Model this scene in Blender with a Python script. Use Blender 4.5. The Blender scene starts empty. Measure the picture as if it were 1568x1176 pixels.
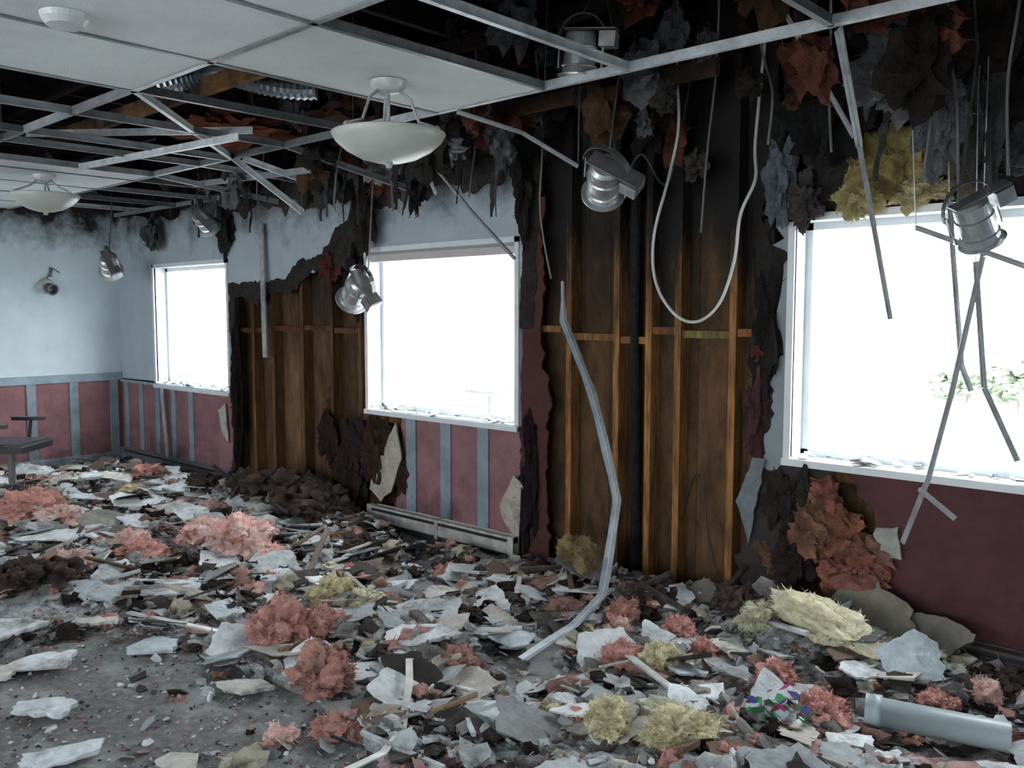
import bpy, bmesh, math, random
from mathutils import Vector, Matrix, Euler, noise
R=random.Random(7)
sc=bpy.context.scene
def N(x,y,z=0.0): return noise.noise(Vector((x,y,z)))
def FR(x,y,z,o=4): return noise.fractal(Vector((x,y,z)),0.9,2.0,o)

# ---------------------------------------------------------------- materials
def mat(name,rough=0.85,metal=0.0,nscale=9.0,nmin=0.72,nmax=1.12,stretch=(1,1,1),soot=None,bump=0.25,bscale=60.0,spec=0.3,dust=None,sootn=(2.6,(1,1,1))):
    m=bpy.data.materials.new(name); m.use_nodes=True; nt=m.node_tree; n=nt.nodes; l=nt.links
    b=n["Principled BSDF"]; b.inputs["Roughness"].default_value=rough; b.inputs["Metallic"].default_value=metal
    b.inputs["Specular IOR Level"].default_value=spec
    at=n.new("ShaderNodeAttribute"); at.attribute_name="Col"
    tc=n.new("ShaderNodeTexCoord"); mp=n.new("ShaderNodeMapping"); mp.inputs["Scale"].default_value=stretch
    l.new(tc.outputs["Object"],mp.inputs["Vector"])
    nz=n.new("ShaderNodeTexNoise"); nz.inputs["Scale"].default_value=nscale; nz.inputs["Detail"].default_value=8; nz.inputs["Roughness"].default_value=0.65
    l.new(mp.outputs[0],nz.inputs["Vector"])
    mr=n.new("ShaderNodeMapRange"); mr.inputs[1].default_value=0.3; mr.inputs[2].default_value=0.7; mr.inputs[3].default_value=nmin; mr.inputs[4].default_value=nmax
    l.new(nz.outputs["Fac"],mr.inputs[0])
    vm=n.new("ShaderNodeVectorMath"); vm.operation="SCALE"; l.new(at.outputs["Color"],vm.inputs[0]); l.new(mr.outputs[0],vm.inputs["Scale"])
    last=vm.outputs[0]
    def layer(col,src,lo,hi,last):
        r2=n.new("ShaderNodeMapRange"); r2.inputs[1].default_value=lo; r2.inputs[2].default_value=hi; l.new(src,r2.inputs[0])
        mx=n.new("ShaderNodeMix"); mx.data_type="RGBA"; l.new(r2.outputs[0],mx.inputs[0]); l.new(last,mx.inputs[6]); mx.inputs[7].default_value=col
        return mx.outputs[2]
    if dust:
        sc_,lo,hi,col=dust
        n3=n.new("ShaderNodeTexNoise"); n3.inputs["Scale"].default_value=sc_; n3.inputs["Detail"].default_value=10; n3.inputs["Roughness"].default_value=0.75; l.new(tc.outputs["Object"],n3.inputs["Vector"])
        last=layer(col,n3.outputs["Fac"],lo,hi,last)
    if soot:
        z0,z1,amt,base=soot
        sp=n.new("ShaderNodeSeparateXYZ"); l.new(tc.outputs["Object"],sp.inputs[0])
        zr=n.new("ShaderNodeMapRange"); zr.inputs[1].default_value=z0; zr.inputs[2].default_value=z1; zr.inputs[3].default_value=base; zr.inputs[4].default_value=amt; l.new(sp.outputs["Z"],zr.inputs[0])
        m2=n.new("ShaderNodeMapping"); m2.inputs["Scale"].default_value=sootn[1]; l.new(tc.outputs["Object"],m2.inputs["Vector"])
        n2=n.new("ShaderNodeTexNoise"); n2.inputs["Scale"].default_value=sootn[0]; n2.inputs["Detail"].default_value=9; n2.inputs["Roughness"].default_value=0.7; l.new(m2.outputs[0],n2.inputs["Vector"])
        ad=n.new("ShaderNodeMath"); ad.operation="ADD"; l.new(zr.outputs[0],ad.inputs[0]); l.new(n2.outputs["Fac"],ad.inputs[1])
        last=layer((0.018,0.015,0.014,1),ad.outputs[0],.55,.9,last)
    l.new(last,b.inputs["Base Color"])
    nb=n.new("ShaderNodeTexNoise"); nb.inputs["Scale"].default_value=bscale; nb.inputs["Detail"].default_value=6; l.new(mp.outputs[0],nb.inputs["Vector"])
    bp=n.new("ShaderNodeBump"); bp.inputs["Strength"].default_value=bump; bp.inputs["Distance"].default_value=0.02; l.new(nb.outputs["Fac"],bp.inputs["Height"]); l.new(bp.outputs[0],b.inputs["Normal"])
    return m
M_dry=mat("drywall_painted",soot=(2.05,2.65,0.44,-0.11),nscale=3,nmin=0.85,nmax=1.04,bump=0.08)
M_wains=mat("wainscot_painted",nscale=4,nmin=0.65,nmax=1.1,soot=(0.5,0.0,0.20,-.02),bump=0.1)
M_wood=mat("raw_wood",nscale=7,stretch=(6,6,0.6),nmin=0.3,nmax=1.3,soot=(1.4,2.5,0.57,0.12),bump=0.3,sootn=(2.2,(2.5,2.5,.7)))
M_woodh=mat("charred_wood",nscale=7,stretch=(1,6,6),nmin=0.5,nmax=1.2,soot=(2.6,3.2,0.5,0.2))
M_sheath=mat("sheathing_board",nscale=5,stretch=(3,3,1),nmin=0.4,nmax=1.2,soot=(1.2,2.5,0.56,0.12),bump=0.4,sootn=(2.0,(2,2,.7)))
M_tile=mat("ceiling_tile_mat",nscale=2.5,nmin=0.86,nmax=1.02,bump=0.15,bscale=150)
M_metal=mat("galvanised_steel",rough=0.3,metal=0.75,nscale=14,nmin=0.6,nmax=1.15,bump=0.05)
M_paintmetal=mat("painted_steel",rough=0.4,metal=0.15,nscale=12,nmin=0.5,nmax=1.05,bump=0.03,spec=0.5)
M_frag=mat("plaster_debris",nscale=14,nmin=0.62,nmax=1.1,bump=0.35,bscale=45,dust=(5,.50,.70,(.17,.16,.155,1)))
M_fluff=mat("glass_wool",rough=1.0,nscale=34,nmin=0.72,nmax=1.15,bump=.6,bscale=150,spec=0.02)
M_char=mat("charred_scrap",rough=0.9,nscale=14,nmin=0.3,nmax=1.4,bump=0.6)
M_rub=mat("rubble_mat",rough=0.95,nscale=42,nmin=0.4,nmax=1.3,bump=1.0,bscale=90,spec=0.1)
M_floor=mat("dusty_carpet",rough=0.6,nscale=26,nmin=0.45,nmax=1.25,bump=0.6,bscale=180,spec=0.35,dust=(2.4,.46,.66,(.44,.46,.46,1)))
M_plast=mat("smooth_plastic",rough=0.35,nscale=6,nmin=0.85,nmax=1.03,bump=0.02,spec=0.5)
M_out=mat("outdoor_mat",rough=1.0,nscale=2,nmin=0.8,nmax=1.1,bump=0.1,spec=0.0)
M_white=mat("window_vinyl",rough=0.4,nscale=6,nmin=0.85,nmax=1.0,bump=0.02,spec=0.4)

# ---------------------------------------------------------------- builder
_ico={}
def ico(s):
    if s not in _ico:
        bm=bmesh.new(); bmesh.ops.create_icosphere(bm,subdivisions=s,radius=1.0)
        _ico[s]=([v.co.copy() for v in bm.verts],[tuple(v.index for v in f.verts) for f in bm.faces]); bm.free()
    return _ico[s]
class B:
    def __init__(s): s.v=[];s.f=[];s.c=[];s.m=[]
    def add(s,vs,fs,col,mi=0,cols=None):
        o=len(s.v); s.v+= [tuple(p) for p in vs]
        s.f+=[tuple(i+o for i in f) for f in fs]; s.m+=[mi]*len(fs)
        s.c+= cols if cols else [col]*len(vs)
    def box(s,a,b,col,mi=0):
        x0,y0,z0=a;x1,y1,z1=b
        vs=[(x0,y0,z0),(x1,y0,z0),(x1,y1,z0),(x0,y1,z0),(x0,y0,z1),(x1,y0,z1),(x1,y1,z1),(x0,y1,z1)]
        s.add(vs,[(3,2,1,0),(4,5,6,7),(0,1,5,4),(1,2,6,5),(2,3,7,6),(3,0,4,7)],col,mi)
    def obox(s,mtx,size,col,mi=0):
        a,b,c=[q/2 for q in size]
        vs=[mtx@Vector(p) for p in [(-a,-b,-c),(a,-b,-c),(a,b,-c),(-a,b,-c),(-a,-b,c),(a,-b,c),(a,b,c),(-a,b,c)]]
        s.add(vs,[(3,2,1,0),(4,5,6,7),(0,1,5,4),(1,2,6,5),(2,3,7,6),(3,0,4,7)],col,mi)
    def frame(s,p0,p1,up=(0,0,1)):
        p0=Vector(p0);p1=Vector(p1);d=(p1-p0);L=d.length;d.normalize();u=Vector(up)
        if abs(d.dot(u))>.97:u=Vector((0.3,1,0))
        sd=d.cross(u).normalized();u2=sd.cross(d)
        m=Matrix((sd,d,u2)).transposed().to_4x4(); m.translation=(p0+p1)/2
        return m,L
    def bar(s,p0,p1,w,h,col,mi=0,up=(0,0,1)):
        m,L=s.frame(p0,p1,up); s.obox(m,(w,L,h),col,mi)
    def tee(s,p0,p1,col,mi=0,up=(0,0,1),w=.026,h=.036):
        m,L=s.frame(p0,p1,up)
        s.obox(m,(w,L,.003),col,mi); s.obox(m@Matrix.Translation((0,0,h/2)),(.004,L,h),col,mi); s.obox(m@Matrix.Translation((0,0,h)),(.009,L,.006),col,mi)
    def tube(s,pts,r,col,mi=0,n=8,caps=True):
        pts=[Vector(p) for p in pts]; rr=r if isinstance(r,(list,tuple)) else [r]*len(pts)
        vs=[];fs=[];pr=None
        for i,p in enumerate(pts):
            d=(pts[min(i+1,len(pts)-1)]-pts[max(i-1,0)]).normalized()
            if pr is None:
                a=Vector((0,0,1)) if abs(d.z)<.9 else Vector((1,0,0)); x=d.cross(a).normalized()
            else: x=(pr-d*pr.dot(d)).normalized()
            pr=x;y=d.cross(x)
            for k in range(n):
                t=2*math.pi*k/n; vs.append(p+(x*math.cos(t)+y*math.sin(t))*rr[i])
        for i in range(len(pts)-1):
            for k in range(n):
                a=i*n+k;b=i*n+(k+1)%n; fs.append((a,b,b+n,a+n))
        if caps: fs.append(tuple(range(n-1,-1,-1))); fs.append(tuple(range((len(pts)-1)*n,len(pts)*n)))
        s.add(vs,fs,col,mi)
    def lathe(s,prof,mtx,col,mi=0,n=32):
        vs=[];fs=[]
        for r,z in prof:
            for k in range(n):
                t=2*math.pi*k/n; vs.append(mtx@Vector((r*math.cos(t),r*math.sin(t),z)))
        for i in range(len(prof)-1):
            for k in range(n):
                a=i*n+k;b=i*n+(k+1)%n; fs.append((a,b,b+n,a+n))
        s.add(vs,fs,col,mi)
    def frag(s,c,size,rot,th,col,mi=0,n=None,asp=1.0,back=None):
        n=n or R.choice([4,4,5,5,6,7]); m=Euler(rot).to_matrix(); c=Vector(c); pts=[]
        ph=R.random()*6.28
        for k in range(n):
            t=ph+2*math.pi*(k+R.uniform(-.3,.3))/n; r=size*R.uniform(.62,1.1)
            pts.append((r*math.cos(t),r*math.sin(t)*asp))
        if size>.06:
            q=[]
            for k in range(n):
                a=pts[k];b2=pts[(k+1)%n]; q.append(a)
                for j in range(1,6):
                    t=j/6; q.append((a[0]+(b2[0]-a[0])*t+R.gauss(0,size*.03),a[1]+(b2[1]-a[1])*t+R.gauss(0,size*.03)))
            pts=q; n=len(pts)
        top=[c+m@Vector((x,y,th/2+.04*size*math.sin(x*9))) for x,y in pts]; bot=[c+m@Vector((x*.97,y*.97,-th/2)) for x,y in pts]
        fs=[tuple(range(n)),tuple(range(2*n-1,n-1,-1))]+[(i,n+i,n+(i+1)%n,(i+1)%n) for i in range(n)]
        bc=back or tuple(q*.8 for q in col)
        s.add(top+bot,fs,col,mi,cols=[col]*n+[bc]*n)
    def clump(s,c,rad,col,sub=4,disp=.5,mi=0,rot=(0,0,0),floorz=None,col2=None,freq=1.6,shade=.6,fuzz=0.0,flen=.22):
        V,F=ico(sub); m=Euler(rot).to_matrix(); sd=R.random()*100; c=Vector(c)
        vs=[];cs=[]; c2=col2 or tuple(a*.7 for a in col); rm=(rad[0]+rad[1]+rad[2])/3
        for p in V:
            k=1+disp*FR(p.x*freq+sd,p.y*freq,p.z*freq)+disp*.32*N(p.x*6+sd,p.y*6,p.z*6)+(disp*.2*N(p.x*14+sd,p.y*14,p.z*14) if sub>2 else 0)
            q=Vector((p.x*rad[0],p.y*rad[1],p.z*rad[2]))*max(k,.25); q=c+m@q
            if floorz is not None and q.z<floorz: q.z=floorz
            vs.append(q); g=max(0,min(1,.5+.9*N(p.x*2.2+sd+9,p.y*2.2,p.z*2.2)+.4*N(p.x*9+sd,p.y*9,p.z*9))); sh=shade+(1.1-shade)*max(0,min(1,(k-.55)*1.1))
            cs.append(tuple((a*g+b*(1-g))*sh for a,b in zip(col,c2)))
        s.add(vs,F,col,mi,cols=cs)
        if fuzz>0:
            fv=[];ff=[];fc=[]
            for q,cc,p in zip(vs,cs,V):
                if R.random()>fuzz or q.z<=(floorz or -1)+.002: continue
                d=(m@p)+Vector((R.gauss(0,.8),R.gauss(0,.8),R.gauss(0,.6))); d.normalize()
                L=rm*flen*R.uniform(.4,1.5); w=R.uniform(.0012,.0035)
                sd2=d.cross(Vector((R.uniform(-1,1),R.uniform(-1,1),R.uniform(-1,1)))).normalized()
                bend=sd2.cross(d)*L*R.uniform(-.5,.5)
                a=q-d*.004; mid=q+d*L*.5+bend*.5; tip=q+d*L+bend*1.4
                if tip.z<.003: tip.z=.003
                o=len(fv); fv+=[a-sd2*w,a+sd2*w,mid+sd2*w*.7,mid-sd2*w*.7,tip]
                ff+=[(o,o+1,o+2,o+3),(o+3,o+2,o+4)]
                f2=R.uniform(.95,1.25); c3=tuple(min(.92,x*f2+.02) for x in cc); fc+=[cc,cc,c3,c3,c3]
            if fv: s.add(fv,ff,col,mi,cols=fc)
    def ragged(s,poly,y0,y1,col,mi=0,amp=.035,step=.03,plane='y'):
        out=[];n=len(poly)
        for i in range(n):
            a=poly[i];b=poly[(i+1)%n]; L=math.hypot(b[0]-a[0],b[1]-a[1])
            out.append((a[0],a[1]))
            if a[2]:
                k=max(2,int(L/step)); nx=-(b[1]-a[1])/L;nz=(b[0]-a[0])/L
                for j in range(1,k):
                    t=j/k; x=a[0]+(b[0]-a[0])*t; z=a[1]+(b[1]-a[1])*t
                    e=amp*(2.2*N(x*4,z*4,3.3)+1.2*N(x*13,z*13,7)+.7*N(x*37,z*37,1))*a[2]*min(1,4*t,4*(1-t))
                    out.append((x+nx*e,z+nz*e))
        n=len(out)
        if plane=='y': A=[(x,y0,z) for x,z in out];Bk=[(x,y1,z) for x,z in out]
        else: A=[(y0,x,z) for x,z in out];Bk=[(y1,x,z) for x,z in out]
        s.add(A+Bk,[tuple(range(n)),tuple(range(2*n-1,n-1,-1))]+[(i,n+i,n+(i+1)%n,(i+1)%n) for i in range(n)],col,mi)
    def ribbon(s,pts,widths,col,mi=0,side=None,rag=0.0,th=.002):
        pts=[Vector(p) for p in pts]; vs=[]
        for i,p in enumerate(pts):
            d=(pts[min(i+1,len(pts)-1)]-pts[max(i-1,0)]).normalized()
            sd=Vector(side) if side else Vector((1,.2,0)); sd=(sd-d*sd.dot(d)).normalized()
            w=widths[i] if isinstance(widths,list) else widths
            a=w/2*(1+rag*R.uniform(-1,1));b=w/2*(1+rag*R.uniform(-1,1)); nn=d.cross(sd)*th
            vs+=[p-sd*a,p+sd*b,p+sd*b+nn,p-sd*a+nn]
        fs=[]
        for i in range(len(pts)-1):
            o=i*4
            for k in range(4): fs.append((o+k,o+(k+1)%4,o+4+(k+1)%4,o+4+k))
        fs+=[(3,2,1,0),tuple(len(vs)-4+k for k in range(4))]
        s.add(vs,fs,col,mi)
    def make(s,name,mats,smooth=False,origin=None):
        me=bpy.data.meshes.new(name)
        o0=Vector(origin) if origin else Vector((0,0,0))
        me.from_pydata([tuple(Vector(v)-o0) for v in s.v],[],s.f)
        for m in (mats if isinstance(mats,list) else [mats]): me.materials.append(m)
        a=me.color_attributes.new("Col",'FLOAT_COLOR','POINT')
        a.data.foreach_set("color",[q for c in s.c for q in (c[0],c[1],c[2],1.0)])
        me.polygons.foreach_set("material_index",s.m)
        if smooth: me.polygons.foreach_set("use_smooth",[True]*len(me.polygons))
        me.update()
        ob=bpy.data.objects.new(name,me); ob.location=o0; sc.collection.objects.link(ob); return ob

# palette
WHITE=(.76,.80,.82); WALLW=(.60,.70,.75); WALL_SHADE=(.43,.49,.54); WPINK=(.29,.15,.16); BATTEN=(.27,.33,.38); RAIL=(.31,.40,.46)  # window wall gets the wall paint darkened, with its shade put into the color
STUD=(.42,.20,.07); SHEATH=(.15,.08,.038); CH=(.02,.018,.016); PINK=(.84,.45,.40); PINK2=(.56,.27,.23); YEL=(.82,.75,.50); YEL2=(.54,.48,.29)
GALV=(.55,.58,.60)
W1=(.82,2.21);W2=(4.23,5.71);W3=(7.56,9.30); Z0,Z1=.875,2.04

# ---------------------------------------------------------------- shell
b=B(); b.box((-.2,-8.2,-.15),(12.2,.2,0),(.19,.19,.19)); b.make("floor",M_floor)
b=B(); b.box((-.15,-8,0),(-.012,.2,3.4),WALLW)
b.ragged([(-8,.90,0),(.0,.90,0),(.0,2.62,0),(-8,2.62,0)],-.012,0,WALLW,plane='x')
b.box((-.012,-8,0),(-.004,0,.9),WPINK,1)
b.make("wall_left",[M_dry,M_wains])
b=B()
b.box((-.004,-8,.88),(.022,0,.96),RAIL); b.box((-.004,-8,.0),(.018,0,.11),RAIL)
y=-.05
while y>-8: b.box((-.004,y-.085,.11),(.014,y,.88),BATTEN); y-=.41
b.make("trim_1",M_wains)
b=B()
segs=[(-.1,W1[0]-.06),(W1[1]+.06,W2[0]-.06),(W2[1]+.06,W3[0]-.06),(W3[1]+.06,12.15)]
for x0,x1 in segs:
    x=x0
    while x<x1-.01:
        xn=min(x+R.choice([.3,.4,.6]),x1); k=R.uniform(.6,1.6)
        b.box((x,.108+R.uniform(0,.004),-.1),(xn-.003,.135,3.4),tuple(q*k for q in SHEATH)); x=xn
for w in (W1,W2,W3):
    b.box((w[0]-.06,.108,-.1),(w[1]+.06,.135,Z0-.04),SHEATH); b.box((w[0]-.06,.108,Z1+.04),(w[1]+.06,.135,3.4),SHEATH)
for a,c in ((-.2,W1[0]-.05),(W1[1]+.05,W2[0]-.05),(W2[1]+.05,W3[0]-.05),(W3[1]+.05,12.2)): b.box((a,.135,-.1),(c,.2,3.4),(.4,.4,.38))
for w in (W1,W2,W3):
    b.box((w[0]-.05,.135,-.1),(w[1]+.05,.2,Z0-.04),(.4,.4,.38)); b.box((w[0]-.05,.135,Z1+.04),(w[1]+.05,.2,3.4),(.4,.4,.38))
b.make("wall_back",M_sheath)
b=B()
sx=[.4,2.30,2.60,2.91,3.34,3.74,4.10,5.80,5.86,6.13,6.48,6.70,6.89,7.22,7.42,9.4,9.8,10.2,10.6,11,11.4,11.8]
for x in sx:
    k=R.uniform(.7,1.3); col=tuple(q*k for q in STUD)
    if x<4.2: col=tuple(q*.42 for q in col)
    if 5.7<x<5.9: col=(.06,.03,.025)
    w=.04
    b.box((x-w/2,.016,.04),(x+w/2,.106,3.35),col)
b.box((-.1,.014,0),(12,.106,.04),tuple(q*.7 for q in STUD))
ex=[2.30,2.60,2.91,3.34,3.74,4.10]; ex2=[5.86,6.13,6.48,6.70,6.89,7.22,7.42]
for L in (ex,ex2):
    for i in range(len(L)-1):
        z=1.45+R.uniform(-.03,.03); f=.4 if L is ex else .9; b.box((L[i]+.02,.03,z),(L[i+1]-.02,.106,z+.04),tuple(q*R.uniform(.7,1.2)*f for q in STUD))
for w in (W1,W2,W3):
    b.box((w[0]-.1,.018,Z1+.05),(w[1]+.1,.104,Z1+.22),tuple(q*.35 for q in STUD))
    b.box((w[0]-.1,.018,Z0-.09),(w[1]+.1,.104,Z0-.04),tuple(q*.35 for q in STUD))
    n=4
    for i in range(n+1):
        x=w[0]+(w[1]-w[0])*i/n; b.box((x-.02,.018,.04),(x+.02,.104,Z0-.09),tuple(q*.4 for q in STUD)); b.box((x-.02,.018,Z1+.22),(x+.02,.104,3.35),tuple(q*.25 for q in STUD))
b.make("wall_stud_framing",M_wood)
b=B(); b.tube([(6.62,.05,.05),(6.60,.03,1.5),(6.61,.02,3.3)],.028,(.015,.015,.015),n=10)  # black upright tubes set at the black gap between studs
b.tube([(6.57,.07,.05),(6.56,.06,3.3)],.012,(.02,.02,.02)); b.make("black_upright_tubes",M_char)
# drywall upper
b=B()
P=[(0,.90,0),(W1[0],.90,0),(W1[0],Z1,0),(W1[1],Z1,0),(W1[1],.88,.3),(2.24,1.1,.4),(2.27,1.78,.3),(3.25,1.80,.6),(3.42,1.95,1.2),(3.8,2.0,1.3),(4.10,2.10,.4),(4.2,Z1+.02,0),(W2[1],Z1+.02,0),(W2[1]+.01,1.6,.4),(5.80,1.95,.6),(5.84,2.35,1),(5.84,2.6,1.2),(5.5,2.5,1.6),(5.1,2.6,1.8),(4.6,2.42,1.8),(4.2,2.62,1.8),(3.7,2.5,1.5),(3.2,2.6,1),(2.5,2.54,1),(1.8,2.6,1),(1.2,2.48,1),(.5,2.58,.4),(0,2.62,0)]
b.ragged(P,0,.014,WALL_SHADE)
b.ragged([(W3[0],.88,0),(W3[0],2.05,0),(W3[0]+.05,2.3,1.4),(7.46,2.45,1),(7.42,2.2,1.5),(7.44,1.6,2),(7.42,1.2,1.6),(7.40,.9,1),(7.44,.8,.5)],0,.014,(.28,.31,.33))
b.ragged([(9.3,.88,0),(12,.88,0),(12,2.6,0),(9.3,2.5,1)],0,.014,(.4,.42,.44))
b.make("wall_drywall_upper",M_dry)
b=B(); K=(.03,.026,.023)
b.ragged([(2.22,.9,1.3),(2.26,1.4,1.3),(2.24,1.86,1),(3.15,1.87,1.2),(3.35,2.02,1.3),(3.75,2.12,1.3),(4.0,2.3,1.6),(4.12,2.62,1),(4.24,2.6,1.5),(4.195,2.08,.2),(4.195,1.6,.5),(4.1,1.9,1),(3.8,1.95,1.2),(3.45,1.88,1),(3.2,1.74,1.3),(2.36,1.72,1),(2.38,1.3,1.4),(2.34,.9,1)],-.006,-.001,K,amp=.03)
b.ragged([(5.75,1.5,.5),(5.77,1.9,.8),(5.76,2.25,1.2),(5.68,2.6,1),(5.9,2.62,1),(5.9,2.2,1),(5.86,1.5,.5)],-.006,-.001,K,amp=.03)
b.ragged([(2.0,2.56,1),(2.4,2.48,1.4),(3.0,2.48,1.6),(3.6,2.42,1.6),(4.1,2.45,1.4),(4.5,2.34,1.6),(5.0,2.46,1.8),(5.5,2.42,1.6),(5.85,2.45,1),(5.86,2.66,.5),(2.0,2.66,.5)],-.010,-.007,(.05,.045,.04),amp=.045)
b.ragged([(7.30,1.0,1),(7.44,1.0,1.6),(7.47,1.6,1.6),(7.45,2.3,1.2),(7.56,2.6,1),(7.34,2.6,1),(7.36,1.6,1)],-.004,-.001,(.025,.022,.02),amp=.03)
b.ragged([(7.50,2.30,1),(7.72,2.13,1.2),(8.3,2.17,1.8),(8.8,2.12,1.5),(9.4,2.2,1),(9.4,3.0,1),(7.5,3.0,1)],.0,.014,(.028,.025,.023),amp=.05)
b.make("charred_board_edge",M_char)
# wainscot
b=B()
b.ragged([(0,0,0),(2.18,0,.5),(2.25,.5,1),(2.2,.87,0),(0,.87,0)],0,.014,WPINK)
b.ragged([(4.50,0,.8),(5.74,0,.8),(5.72,.45,1),(5.75,.87,0),(4.6,.87,.9),(4.62,.5,1)],0,.014,WPINK)
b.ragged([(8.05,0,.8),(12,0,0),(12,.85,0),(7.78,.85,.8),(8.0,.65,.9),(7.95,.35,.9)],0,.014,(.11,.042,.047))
b.ragged([(7.30,.1,2),(7.62,.1,2),(7.8,.85,.5),(7.42,.86,1.5)],.004,.014,(.05,.04,.04))
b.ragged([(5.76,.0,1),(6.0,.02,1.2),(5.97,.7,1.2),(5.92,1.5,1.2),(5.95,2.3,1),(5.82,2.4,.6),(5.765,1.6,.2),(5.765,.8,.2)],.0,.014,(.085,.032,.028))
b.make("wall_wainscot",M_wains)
b=B()
for x in [.08,.42,.78,1.12,1.47]: b.box((x,-.014,.1),(x+.09,0,.86),BATTEN)
b.bar((1.0,-.05,.84),(1.12,-.06,.12),.05,.012,(.40,.45,.48),up=(0,1,0))
for x in [4.66,5.02,5.38]: b.box((x,-.014,.1),(x+.10,0,.86),BATTEN)
b.box((0,-.02,.86),(2.2,0,.885),RAIL); b.box((4.5,-.02,.85),(5.73,0,.88),RAIL)
b.make("trim_2",M_wains)
b=B()
b.ragged([(4.56,.80,.4),(4.62,.55,.4),(4.50,.28,.6),(4.38,.19,.6),(4.25,.27,.6),(4.30,.42,.4),(4.45,.62,.4)],-.03,-.018,(.50,.45,.38),amp=.015)
b.ragged([(5.72,.56,.5),(5.80,.50,.5),(5.76,.12,.6),(5.66,.22,.6),(5.60,.35,.5)],-.03,-.018,(.48,.44,.38),amp=.015)
b.ragged([(2.05,.70,.4),(2.18,.78,.4),(2.22,.42,.6),(2.12,.5,.6)],-.03,-.018,(.5,.5,.48),amp=.015)
b.ragged([(8.00,.60,.9),(8.10,.62,.9),(8.12,.47,.9),(8.02,.44,.9)],-.03,-.018,(.40,.40,.36),amp=.02)
b.ragged([(7.28,.62,.5),(7.37,.86,.5),(7.44,.86,.5),(7.36,.40,.6)],-.03,-.018,(.20,.23,.25),amp=.02)
b.make("torn_drywall_scraps",M_frag)

# windows
def window(i,w,blind=False):
    b=B(); x0,x1=w; t=.035
    b.box((x0-t,-.012,Z0-t),(x0,.2,Z1+t),WHITE); b.box((x1,-.012,Z0-t),(x1+t,.2,Z1+t),WHITE)
    b.box((x0-t,-.03,Z0-t),(x1+t,.2,Z0),WHITE); b.box((x0-t,-.012,Z1),(x1+t,.2,Z1+t),WHITE)
    f=.035
    for a,c in (((x0,.12,Z0),(x0+f,.17,Z1)),((x1-f,.12,Z0),(x1,.17,Z1)),((x0,.12,Z0),(x1,.17,Z0+f)),((x0,.12,Z1-f),(x1,.17,Z1))): b.box(a,c,WHITE)
    if blind:
        b.box((x0+.01,.02,Z1-.07),(x1-.01,.09,Z1),(.55,.52,.5)); b.box((x0+.01,.0,Z1-.02),(x1-.01,.02,Z1),(.3,.3,.3))
    for k in range(34):
        s=R.uniform(.01,.05); b.frag((R.uniform(x0+.03,x1-.03),R.uniform(.0,.1),Z0+.012+s*.15),s,(R.uniform(-.4,.4),R.uniform(-.4,.4),0),.008,R.choice([WHITE,(.4,.42,.44),(.2,.2,.2)]))
    b.make("window_%d"%i,M_white)
window(1,W1); window(2,W2,blind=True); window(3,W3)

b=B()
wy=-8.0  # unseen wall; its openings are sized to let in fill light
for x0,x1,z0,z1 in ((-.2,1.4,0,3.4),(3.2,5.1,0,3.4),(6.9,8.8,0,3.4),(10.6,12.2,0,3.4),(.8,11.3,0,.85),(.8,11.3,2.2,3.4)):
    b.box((x0,wy-.15,z0),(x1,wy,z1),WALLW)
b.make("wall_front",M_dry)
b=B(); b.box((12.0,-8,0),(12.15,.2,3.4),WALLW); b.make("wall_right",M_dry)
b=B(); b.box((-.2,-8.2,3.4),(12.2,.25,3.5),(.03,.022,.018)); b.make("roof_deck",M_woodh)
b=B()
x=.3
while x<12:
    c=(.06,.035,.02) if R.random()>.2 else (.16,.08,.03)
    b.box((x,-8,3.16),(x+.045,.1,3.4),c); x+=.6
for y in (-.55,-1.7,-2.9,-4.2): b.box((0,y,3.08),(12,y+.05,3.16),(.08,.045,.03))
b.box((2.6,-1.62,2.80),(5.6,-1.58,2.89),(.42,.2,.07)); b.box((5.0,-.35,2.72),(7.3,-.31,2.80),(.14,.06,.03))
b.make("roof_joists",M_woodh)

# ceiling tiles
ZC=2.6
b=B(); GY=[-.02,-1.04,-2.28,-3.52,-4.76,-6.0,-7.24]; GX=[0,.68,1.36,2.04,2.72,3.04,3.72,4.07,4.75,5.43,6.12,6.83,7.33,8.15,8.83,9.51,10.2,10.9,11.6,12]
for j in range(1,len(GY)):
    y1=GY[j]; y0=GY[j+1] if j+1<len(GY) else -8
    for i in range(len(GX)-1):
        x0,x1=GX[i],GX[i+1]; on=False
        if x1<=3.05: on=True
        if j==1 and abs(x0-6.12)<.01: on=True
        if j>=2 and x0>=5.4: on=True
        if j>=3: on=True
        if on: b.box((x0+.006,y0+.006,ZC+.004),(x1-.006,y1-.006,ZC+.02),tuple(q*R.uniform(.97,1.01) for q in (.80,.84,.84)))
b.make("ceiling",M_tile)
b=B(); TG=(.62,.66,.68)
def dk(x):
    k=R.uniform(.2,.85); return tuple(q*k for q in TG)
for j,y in enumerate(GY[1:]):
    for i in range(len(GX)-1):
        b.tee((GX[i],y,ZC),(GX[i+1],y,ZC),TG if j==0 and GX[i]>5 else dk(0))
for j in range(1,len(GY)-1):
    for x in GX[1:-1]:
        if j==1 and x in (8.83,9.51,7.33): continue
        b.tee((x,GY[j],ZC),(x,GY[j+1],ZC),dk(0))
b.tee((7.29,-1.04,ZC),(7.29,-2.28,ZC),TG)
for x in (.68,1.36,2.04,2.72): b.tee((x,-1.04,ZC),(x,-.02,ZC),dk(0))
for x,dz,dx in ((3.04,-.12,.1),(3.72,-.03,0),(4.75,-.2,.12)): b.tee((x,-1.04,ZC),(x+dx,-.05,ZC+dz),dk(0))
b.tee((0,-.02,ZC),(2.2,-.02,ZC),dk(0))
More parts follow.
